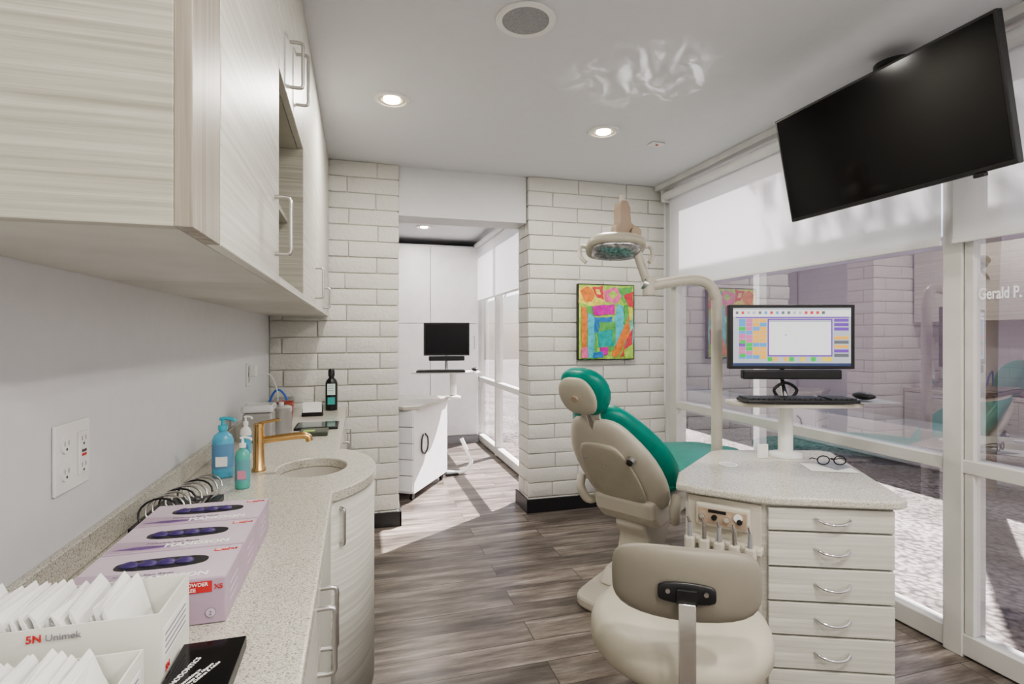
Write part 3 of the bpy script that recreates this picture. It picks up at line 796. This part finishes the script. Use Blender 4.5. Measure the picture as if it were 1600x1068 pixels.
def fp(fr,u,z,n_): a,U,Nn,L = fr; p = a+U*u+Nn*n_; return Vector((p.x,p.y,z))
fr = face_frame(B,C); L = fr[3]
zs = [.724,.642,.522,.406,.292,.178,.068]
for i in range(6):
    fbox('drawer_%d'%i, fr, .006, L-.004, zs[i+1]+.004, zs[i]-.003, .001, .019, LAML, g, .003)
    zc = (zs[i]+zs[i+1])/2+.003
    c = L/2+.005
    tube('pull_%d'%i, [fp(fr,c-.055,zc+.004,.019),fp(fr,c-.05,zc+.001,.03),fp(fr,c-.03,zc-.006,.042),fp(fr,c,zc-.009,.046),fp(fr,c+.03,zc-.006,.042),fp(fr,c+.05,zc+.001,.03),fp(fr,c+.055,zc+.004,.019)], .0048, CHROME, g, k=4)
fr2 = face_frame(A,B); L2 = fr2[3]
fbox('instrument_panel', fr2, .01, L2-.008, .08, .722, .001, .010, CREAM, g, .003)
fbox('control_box', fr2, .045, L2-.04, .625, .705, .010, .035, CREAM, g, .008)
fbox('gauge_plate', fr2, .055, L2-.05, .635, .69, .0351, .037, TAN, g, .001)
for i in range(4):
    u = .07+i*.042
    p = fp(fr2,u,.662,.037); n_ = fr2[2]
    cyl('knob_%d'%i, p, p+n_*.012, .009, BLACK if i%2 else CHROME, g)
cyl('gauge_dial', fp(fr2,.19,.672,.037), fp(fr2,.19,.672,.042), .014, PAPER, g)
fbox('display', fr2, .09, .15, .677,.687,.0371,.039, BLACK, g)
fbox('holder_bar', fr2, .01, L2+.0, .560, .585, .010, .055, CREAM, g, .006)
for i in range(5):
    u = .035+i*.05
    fbox('holder_clip_%d'%i, fr2, u-.018, u+.018, .545, .592, .045, .082, CREAM, g, .008)
    cyl('handpiece_%d'%i, fp(fr2,u,.50,.066), fp(fr2,u,.64,.072), .010, STEEL if i%2 else GREYP, g, r2=.007)
    cyl('handpiece_tip_%d'%i, fp(fr2,u,.64,.072), fp(fr2,u-.004,.665,.082), .006, CHROME, g, r2=.004)
    cyl('coupler_%d'%i, fp(fr2,u,.44,.060), fp(fr2,u,.50,.066), .013, CREAM, g)
    tube('hose_%d'%i, [fp(fr2,u,.445,.06),fp(fr2,u+.004,.34,.07),fp(fr2,u+.01,.22+.01*i,.085),fp(fr2,u+.02,.18+.01*i,.05),fp(fr2,u+.015,.24,.022),fp(fr2,u+.01,.31,.016)], .0085, CREAM, g)

monitor('computer_monitor', (1.845,1.93,1.297), R(-18), .55, .285, ui)
g = group('keyboard_tray', (1.84,1.93,0), R(-18), True)
zt_ = 1.02
pts = [(-.27,.05),(-.285,.0),(-.27,-.06),(-.20,-.115),(-.05,-.14),(.12,-.135),(.23,-.11),(.285,-.05),(.285,.02),(.26,.05)]
pts = [(p.x,p.y) for p in catmull([(a,b_,0) for a,b_ in pts],4)]
prism('tray', pts, zt_-.022, zt_-.004, CREAM, g, .005)
box('mouse_shelf', (.22,-.12,zt_-.0038), (.40,.03,zt_+.001), GREYP, g, .003)
cyl('stem', (0,.05,ZD+.001), (0,.05,zt_-.022), .031, WHITE, g)
lathe('foot', [(.07,0),(.068,.012),(.04,.018),(.032,.02)], (0,.05,ZD+.001), WHITE, g)
tube('monitor_neck', [(0,.05,zt_-.004),(0,.085,1.10),(0,.085,1.2),(0,.085,1.30),(0,.075,1.305)], .014, CHROME, g)
tube('neck_loop', [(-.03,.05,zt_),(-.05,.05,1.06),(-.0,.05,1.09),(.05,.05,1.06),(.03,.05,zt_)], .007, BLACK, g)
g = group('keyboard', (1.80,1.85,zt_), R(-18), True)
box('body', (-.235,-.065,.0), (.225,.065,.014), BLACK, g, .004)
bm = bmesh.new()
for r in range(5):
    for c in range(21):
        if c in (15,): continue
        add_box_bm(bm, Vector((-.22+c*.0212,-.048+r*.023,.018)), Vector((1,0,0)), Vector((0,1,0)), Vector((0,0,1)), .0088,.0095,.0035)
me = bpy.data.meshes.new('keys'); bm.to_mesh(me); bm.free(); me.materials.append(P('key_black',(.03,.03,.032),.4)); ko = bpy.data.objects.new('keys', me); COL.objects.link(ko); par(ko,g)
g = group('computer_mouse', (2.10,1.80,zt_+.003), R(-10), True)
loft('shell', [sring((0,y,.0195),(1,0,0),(0,0,1),a,b_,14,2.3) for y,a,b_ in ((-.055,.012,.004),(-.045,.026,.012),(-.01,.031,.019),(.03,.028,.016),(.052,.014,.006))], BLACK, g)

g = group('paper_sheets', (1.86,1.75,ZD))
obj('sheet_a', [(a,b_,ZD+.0015) for a,b_ in ((1.74,1.72),(1.90,1.64),(1.97,1.78),(1.80,1.84))], [(0,1,2,3)], PAPER, g)
obj('sheet_b', [(a,b_,ZD+.003) for a,b_ in ((1.85,1.70),(1.95,1.72),(1.97,1.84),(1.86,1.82))], [(0,1,2,3)], P('dark_paper',(.30,.31,.33),.4), g)
g = group('eyeglasses', (1.885,1.76,ZD+.004), R(-20), True)
for s in (-1,1):
    pts = [(s*.033+.024*math.cos(t),.0,.022+.018*math.sin(t)) for t in [2*math.pi*k/16 for k in range(17)]]
    tube('rim_%d'%s, pts, .0025, BLACK, g, smooth=False, seg=8)
    tube('temple_%d'%s, [(s*.058,0,.026),(s*.06,.04,.022),(s*.055,.07,.012),(s*.045,.09,.006)], .0022, BLACK, g)
tube('bridge', [(-.010,0,.026),(0,0,.03),(.010,0,.026)], .0025, BLACK, g)
g = group('round_coaster', (1.47,1.83,ZD)); cyl('disc', (1.49,1.90,ZD+.001), (1.49,1.90,ZD+.004), .038, PAPER, g); cyl('ring', (1.49,1.90,ZD+.004), (1.49,1.90,ZD+.0045), .03, P('pale_grey',(.6,.6,.6),.5), g)
g = group('name_card', (1.78,1.95,ZD)); box('card', (1.70,1.965,ZD+.001), (1.75,1.975,ZD+.06), PAPER, g)

# ------------------------------------------------------------------ dental light on post
g = group('dental_light', (1.69,2.24,0))
px_,py_ = 1.69,2.24
tube('post', [(px_,py_,.0),(px_,py_,.5),(px_,py_,1.0),(px_,py_,1.42),(px_-.008,py_,1.50),(px_-.04,py_+.012,1.555),(px_-.10,py_+.028,1.575),(px_-.20,py_+.05,1.568),(1.37,2.315,1.545)], .026, CREAM, g, k=8, seg=20)
lathe('post_foot', [(.06,0),(.06,.02),(.04,.04),(.03,.05)], (px_,py_,.001), CREAM, g)
cyl('elbow', (1.36,2.317,1.50), (1.36,2.317,1.59), .03, CREAM, g)
cyl('arm_end', (1.36,2.317,1.548), (1.33,2.324,1.56), .029, STEEL, g)
tube('upper_arm', [(1.35,2.32,1.57),(1.32,2.327,1.66),(1.295,2.333,1.745),(1.285,2.335,1.80)], .022, CREAM, g)
cyl('arm_joint', (1.285,2.30,1.80), (1.285,2.37,1.80), .027, TAN, g)
prism_y('yoke', [(1.19,1.785),(1.30,1.785),(1.30,1.83),(1.27,1.85),(1.265,1.92),(1.25,1.955),(1.215,1.955),(1.205,1.92),(1.205,1.85),(1.19,1.83)], 2.32, 2.385, TAN, g, .008)
cyl('yoke_pin', (1.235,2.35,1.95), (1.235,2.35,1.985), .014, CREAM, g)
HM = Matrix.Translation((1.20,2.355,1.735)) @ Matrix.Rotation(R(-16),4,'Z') @ Matrix.Rotation(R(-24),4,'X')
def ht(p): return HM @ Vector(p)
loft('head_shell', [[ht(p) for p in sring((0,0,z),(1,0,0),(0,1,0),a,b_,24,3)] for z,a,b_ in ((-.028,.125,.085),(-.02,.142,.098),(.0,.148,.102),(.025,.13,.09),(.045,.09,.06),(.055,.05,.035))], CREAML, g, 1)
lens = P('lamp_lens', (.42,.42,.44), .3, .8, nscale=60, var=.6)
loft('lens', [[ht(p) for p in sring((0,-.004,z),(1,0,0),(0,1,0),a,b_,24,3)] for z,a,b_ in ((-.052,.075,.04),(-.043,.11,.068),(-.029,.122,.08),(-.024,.12,.078))], lens, g, 1)
for s in (-1,1):
    tube('grip_%d'%s, [ht((s*.13,0,-.005)),ht((s*.165,0,.0)),ht((s*.175,-.005,-.03)),ht((s*.17,-.012,-.07)),ht((s*.15,-.016,-.10))], .0095, CREAM, g)

# ------------------------------------------------------------------ dental chair
g = group('dental_chair', (1.32,2.43,0), R(30), True)
bp = [(p.x,p.y) for p in catmull([(-.30,0,0),(-.27,-.13,0),(-.10,-.17,0),(.2,-.20,0),(.50,-.19,0),(.60,-.10,0),(.60,.10,0),(.50,.19,0),(.2,.20,0),(-.10,.17,0),(-.27,.13,0),(-.30,0,0)],4)][:-1]
prism('base_plate', bp, .0, .055, CREAM, g, .015)
prism_y('base_cover', [(-.12,.055),(.45,.055),(.40,.13),(.10,.15),(-.05,.12)], -.12, .12, CREAM, g, .02)
prism_y('lift_arm', [(-.02,.12),(.16,.12),(.34,.44),(.10,.46),(-.02,.35),(.03,.28)], -.085, .085, CREAM, g, .02)
prism_y('seat_frame', [(-.06,.42),(.0,.36),(.42,.42),(.55,.49),(.55,.53),(.02,.52),(-.08,.50)], -.17, .17, CREAM, g, .02)
def cush(x,z,w,t,dip=.0):
    pts = sring((x,0,z),(0,1,0),(0,0,1),w,t,24,3)
    return [Vector((p.x,p.y,p.z+ (abs(p.y)/w)**2*dip)) for p in pts]
loft('seat_cushion', [cush(-.03,.565,.18,.03,.01),cush(.0,.565,.235,.05,.02),cush(.10,.575,.26,.055,.035),cush(.28,.585,.265,.055,.035),cush(.45,.60,.25,.05,.03),cush(.60,.605,.22,.045,.02),cush(.80,.59,.195,.04,.015),cush(.98,.575,.18,.037,.01),cush(1.04,.57,.15,.03,.01),cush(1.06,.57,.10,.015,.005)], TEAL, g, 1)
loft('leg_shell', [cush(.40,.545,.16,.02),cush(.5,.548,.18,.022),cush(.9,.535,.14,.018),cush(1.0,.532,.10,.012)], CREAM, g, 1)
Bv = Vector((-.60,0,.80)).normalized(); Nv = Vector((.80,0,.60)).normalized(); H0 = Vector((.0,0,.47))
def backr(s, w, t, off, curl, p=3):
    c = H0+Bv*s+Nv*off
    pts = sring(c,(0,1,0),Nv,w,t,28,p)
    return [q_ + Nv*((abs(q_.y)/max(w,.01))**2.2*curl) for q_ in pts]
loft('back_cushion', [backr(-.01,.16,.03,.075,.02),backr(.03,.235,.05,.07,.04),backr(.12,.262,.055,.065,.06),backr(.24,.265,.055,.06,.06),backr(.36,.24,.055,.055,.05),backr(.47,.19,.05,.05,.035),backr(.55,.15,.045,.048,.02),backr(.60,.10,.03,.048,.01)], TEAL, g, 1)
loft('back_shell', [backr(-.03,.15,.02,.01,.0),backr(.0,.215,.034,.006,.01),backr(.10,.243,.04,.002,.03),backr(.24,.246,.04,.0,.03),backr(.36,.222,.038,.0,.025),backr(.46,.175,.034,.004,.015),backr(.53,.13,.028,.008,.01),backr(.565,.08,.015,.012,.0)], CREAM, g, 1)
loft('back_shell_panel', [backr(.05,.12,.01,-.034,.0),backr(.08,.15,.012,-.036,.0),backr(.25,.155,.012,-.038,.0),backr(.40,.12,.012,-.034,.0),backr(.44,.08,.008,-.030,.0)], CREAML, g, 1)
def bpnt(s,y,n_): p = H0+Bv*s+Nv*n_; return Vector((p.x,y,p.z))
cyl('release_knob_ring', bpnt(.36,-.155,-.030), bpnt(.36,-.155,-.050), .022, STEEL, g)
cyl('release_knob', bpnt(.36,-.155,-.050), bpnt(.36,-.155,-.058), .014, BLACK, g)
for i,(s_,y) in enumerate(((.12,.13),(.12,-.13),(.34,.10),(.30,-.0))): cyl('screw_%d'%i, bpnt(s_,y,-.045), bpnt(s_,y,-.052), .006, STEEL, g)
cyl('headrest_stem', bpnt(.50,0,.0), bpnt(.66,0,.02), .022, STEEL, g)
Bh = Vector((-.42,0,.90)).normalized(); Nh = Vector((.90,0,.42)).normalized(); HH = bpnt(.70,0,.035)
def hr(s,w,t,off,curl=.0,p=2.6):
    pts = sring(HH+Bh*s+Nh*off,(0,1,0),Nh,w,t,24,p)
    return [q_+Nh*((abs(q_.y)/w)**2*curl) for q_ in pts]
loft('headrest_cushion', [hr(-.115,.05,.02,.0),hr(-.10,.09,.038,.0,.01),hr(-.05,.122,.05,.0,.02),hr(.02,.128,.052,.0,.02),hr(.075,.11,.046,.0,.01),hr(.105,.07,.03,.0),hr(.115,.035,.012,.0)], TEAL, g, 1)
loft('headrest_plate', [hr(-.09,.045,.008,-.048),hr(-.075,.08,.014,-.05),hr(-.02,.105,.018,-.052),hr(.04,.10,.018,-.052),hr(.08,.07,.014,-.048),hr(.095,.035,.007,-.045)], CREAML, g, 1)
pk = HH+Nh*(-.072)
cyl('headrest_knob', pk+Nh*.01, pk-Nh*.006, .016, TAN, g)
cyl('headrest_hinge', bpnt(.57,-.05,.02), bpnt(.57,.05,.02), .02, CREAM, g)
for s in (-1,1):
    tube('arm_bracket_%d'%s, [(.06,s*.21,.44),(-.01,s*.25,.43),(-.05,s*.27,.50),(-.03,s*.275,.56)] , .024, CREAM, g, seg=14)

# ------------------------------------------------------------------ stool
g = group('operator_stool', (.835,1.268,0), R(-30), True)
sr = .235
seat = lathe('seat_cushion', [(.001,.455),(.16,.455),(sr*.93,.462),(sr,.485),(sr*1.0,.52),(sr*.95,.548),(sr*.80,.563),(sr*.4,.566),(.001,.564)], (0,0,0), CREAML, g, 48, 1, 1, 80)
lathe('seat_pan', [(.05,.435),(.15,.44),(.19,.454),(.05,.4545)], (0,0,0), BLACK, g)
cyl('gas_column', (0,0,.12), (0,0,.44), .024, CHROME, g)
cyl('column_cover', (0,0,.10), (0,0,.26), .032, BLACK, g)
lathe('hub', [(.045,.06),(.05,.075),(.045,.11),(.03,.12)], (0,0,0), CHROME, g)
for i in range(5):
    a = i*2*math.pi/5+.3; c, s = math.cos(a), math.sin(a)
    tube('leg_%d'%i, [(c*.03,s*.03,.095),(c*.14,s*.14,.085),(c*.245,s*.245,.065)], .014, CHROME, g)
    cyl('caster_stem_%d'%i, (c*.24,s*.24,.04), (c*.24,s*.24,.07), .006, BLACK, g)
    cyl('caster_%d'%i, (c*.24-s*.018,s*.24+c*.018,.026), (c*.24+s*.018,s*.24-c*.018,.026), .025, BLACK, g)
def br_(x, hh, t):
    y = -.262+ (abs(x)/.165)**2*.035; z = .745
    return sring((x,y,z),(0,1,0),(0,0,1),t,hh,20,2.8)
loft('backrest', [br_(-.165,.03,.008),br_(-.158,.055,.018),br_(-.13,.075,.024),br_(-.07,.082,.026),br_(0,.083,.026),br_(.07,.082,.026),br_(.13,.075,.024),br_(.158,.055,.018),br_(.165,.03,.008)], TAUPE, g, 1)
loft('back_plate', [sring((x,-.291,.738),(0,1,0),(0,0,1),.006,hh,12,3) for x,hh in ((-.062,.012),(-.056,.022),(0,.026),(.056,.022),(.062,.012))], BLACK, g, 1)
box('plate_socket', (-.022,-.303,.715), (.022,-.297,.75), BLACK, g, .006)
for s in (-1,1): cyl('bolt_%d'%s, (s*.04,-.296,.742), (s*.04,-.300,.742), .005, STEEL, g)
vs = []; pth = catmull([(0,-.306,.722),(0,-.312,.66),(0,-.312,.55),(0,-.30,.46),(0,-.25,.425),(0,-.12,.425),(0,-.04,.43)],5)
fs = []
for i,p in enumerate(pth):
    d = (pth[min(i+1,len(pth)-1)]-pth[max(i-1,0)]).normalized(); nrm = Vector((1,0,0)).cross(d)
    for (a,b_) in ((-.018,-.004),(.018,-.004),(.018,.004),(-.018,.004)): vs.append(p+Vector((a,0,0))+nrm*b_)
for i in range(len(pth)-1):
    for s in range(4): fs.append((i*4+s,i*4+(s+1)%4,(i+1)*4+(s+1)%4,(i+1)*4+s))
fs += [(3,2,1,0),tuple(range(len(vs)-4,len(vs)))]
bev(auto(obj('back_post', vs, fs, P('satin_steel',(.78,.77,.75),.25,1), g)), .002)

# ------------------------------------------------------------------ passage cart & workstation
g = group('mobile_cart', (.42,4.62,0), R(-30+0), True)
box('carcass', (-.26,-.33,.06), (.19,.40,.72), WCAB, g, .004)
prism('top', [(-.28,-.35),(.12,-.37),(.22,-.30),(.24,.0),(.22,.42),(-.28,.42)], .7205, .75, QUARTZ, g, .005)
for i in range(5):
    box('drawer_%d'%i, (-.25,-.347,.08+i*.127), (.185,-.331,.2+i*.127), WCAB, g, .003)
    tube('pull_%d'%i, [(-.09,-.347,.15+i*.127),(-.05,-.375,.14+i*.127),(.0,-.375,.14+i*.127),(.04,-.347,.15+i*.127)], .005, CHROME, g)
tube('side_clip', [(.195,-.16,.50),(.2,-.20,.46),(.2,-.20,.38),(.2,-.14,.34),(.2,-.08,.38),(.2,-.08,.46),(.195,-.12,.50)], .006, BLACK, g)
box('side_clip_pad', (.1905,-.19,.36), (.197,-.09,.47), WHITE, g, .01)
for i,(x,y) in enumerate(((-.22,-.28),(.15,-.28),(-.22,.35),(.15,.35))):
    cyl('caster_%d'%i, (x-.012,y,.026), (x+.012,y,.026), .025, BLACK, g); cyl('caster_stem_%d'%i, (x,y,.045), (x,y,.06), .008, STEEL, g)
monitor('computer_monitor', (.745,4.66,1.275), R(-6), .40, .29, None)
g = group('keyboard_tray', (.75,4.72,0), R(-10), True)
prism('tray', [(-.30,-.14),(.25,-.14),(.30,-.05),(.28,.10),(-.28,.10)], .975, .99, WHITE, g, .004)
cyl('stem', (.06,.03,.775), (.06,.03,.974), .03, WHITE, g)
lathe('foot', [(.07,0),(.068,.012),(.03,.02)], (.06,.03,.7515), WHITE, g)
tube('monitor_neck', [(.0,.05,.991),(.0,.07,1.08),(0,.06,1.2)], .014, STEEL, g)
g = group('keyboard', (.70,4.63,.991), R(-10), True)
box('body', (-.22,-.06,0), (.2,.06,.014), BLACK, g, .003)
box('key_field', (-.21,-.05,.0142), (.19,.05,.018), P('key_black',(.03,.03,.032),.4), g, .001)
g = group('computer_mouse', (.985,4.61,.991), R(-10), True)
loft('shell', [sring((0,y,.0195),(1,0,0),(0,0,1),a,b_,14,2.3) for y,a,b_ in ((-.055,.012,.004),(-.045,.026,.012),(-.01,.031,.019),(.03,.028,.016),(.052,.014,.006))], BLACK, g)
g = group('floor_cuspidor_hose', (.98,5.0,0))
tube('curved_leg', [(.80,5.0,.02),(.95,4.98,.02),(1.03,4.99,.10),(1.0,5.03,.2),(.95,5.06,.32)], .018, WHITE, g)
box('pad', (.78,4.93,.0), (.90,5.06,.02), BLACK, g, .004)

# ------------------------------------------------------------------ light
sd = Vector((.82,.57,1.11)).normalized()
sl = bpy.data.lights.new('sun', 'SUN'); sl.energy = 44.0; sl.angle = R(.6); sl.color = (1,.97,.93)
so = bpy.data.objects.new('sun', sl); so.rotation_euler = sd.to_track_quat('Z','Y').to_euler(); so.location = (8,6,10); COL.objects.link(so)
# added spot lamp without a fixture; its noise pattern imitates glints on the ceiling
gl_ = bpy.data.lights.new('added_glint_spot', 'SPOT'); gl_.energy = 80; gl_.spot_size = R(24); gl_.spot_blend = 1; gl_.shadow_soft_size = .002; gl_.use_nodes = True
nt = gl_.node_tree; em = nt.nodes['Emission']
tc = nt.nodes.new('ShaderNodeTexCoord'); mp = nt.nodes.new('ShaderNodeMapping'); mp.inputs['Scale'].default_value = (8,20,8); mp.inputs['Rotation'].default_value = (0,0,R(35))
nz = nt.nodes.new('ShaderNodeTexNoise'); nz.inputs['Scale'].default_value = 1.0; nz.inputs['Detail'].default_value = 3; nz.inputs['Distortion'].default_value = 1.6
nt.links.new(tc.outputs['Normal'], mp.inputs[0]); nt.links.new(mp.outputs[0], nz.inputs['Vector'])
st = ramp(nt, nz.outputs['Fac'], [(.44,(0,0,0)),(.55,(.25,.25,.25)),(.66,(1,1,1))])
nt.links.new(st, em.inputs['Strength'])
go = bpy.data.objects.new('added_glint_spot', gl_); go.location = (1.95,1.72,1.0)
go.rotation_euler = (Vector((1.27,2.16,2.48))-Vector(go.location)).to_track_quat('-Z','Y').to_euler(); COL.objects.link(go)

w = bpy.data.worlds.new('world'); scene.world = w; w.use_nodes = True
nt = w.node_tree; bg = nt.nodes['Background']
sky = nt.nodes.new('ShaderNodeTexSky'); sky.sky_type = 'NISHITA'; sky.sun_disc = False
sky.sun_elevation = R(48); sky.sun_rotation = math.atan2(.82,.57)
nt.links.new(sky.outputs[0], bg.inputs[0]); bg.inputs[1].default_value = .22

# ------------------------------------------------------------------ camera
cd = bpy.data.cameras.new('camera'); cd.sensor_width = 36; cd.lens = 36*834/1600; cd.shift_y = -9/1600; cd.clip_start = .02
co = bpy.data.objects.new('camera', cd); co.location = (0,0,1.3); co.rotation_euler = (R(90),0,R(-16.05)); COL.objects.link(co)
scene.camera = co
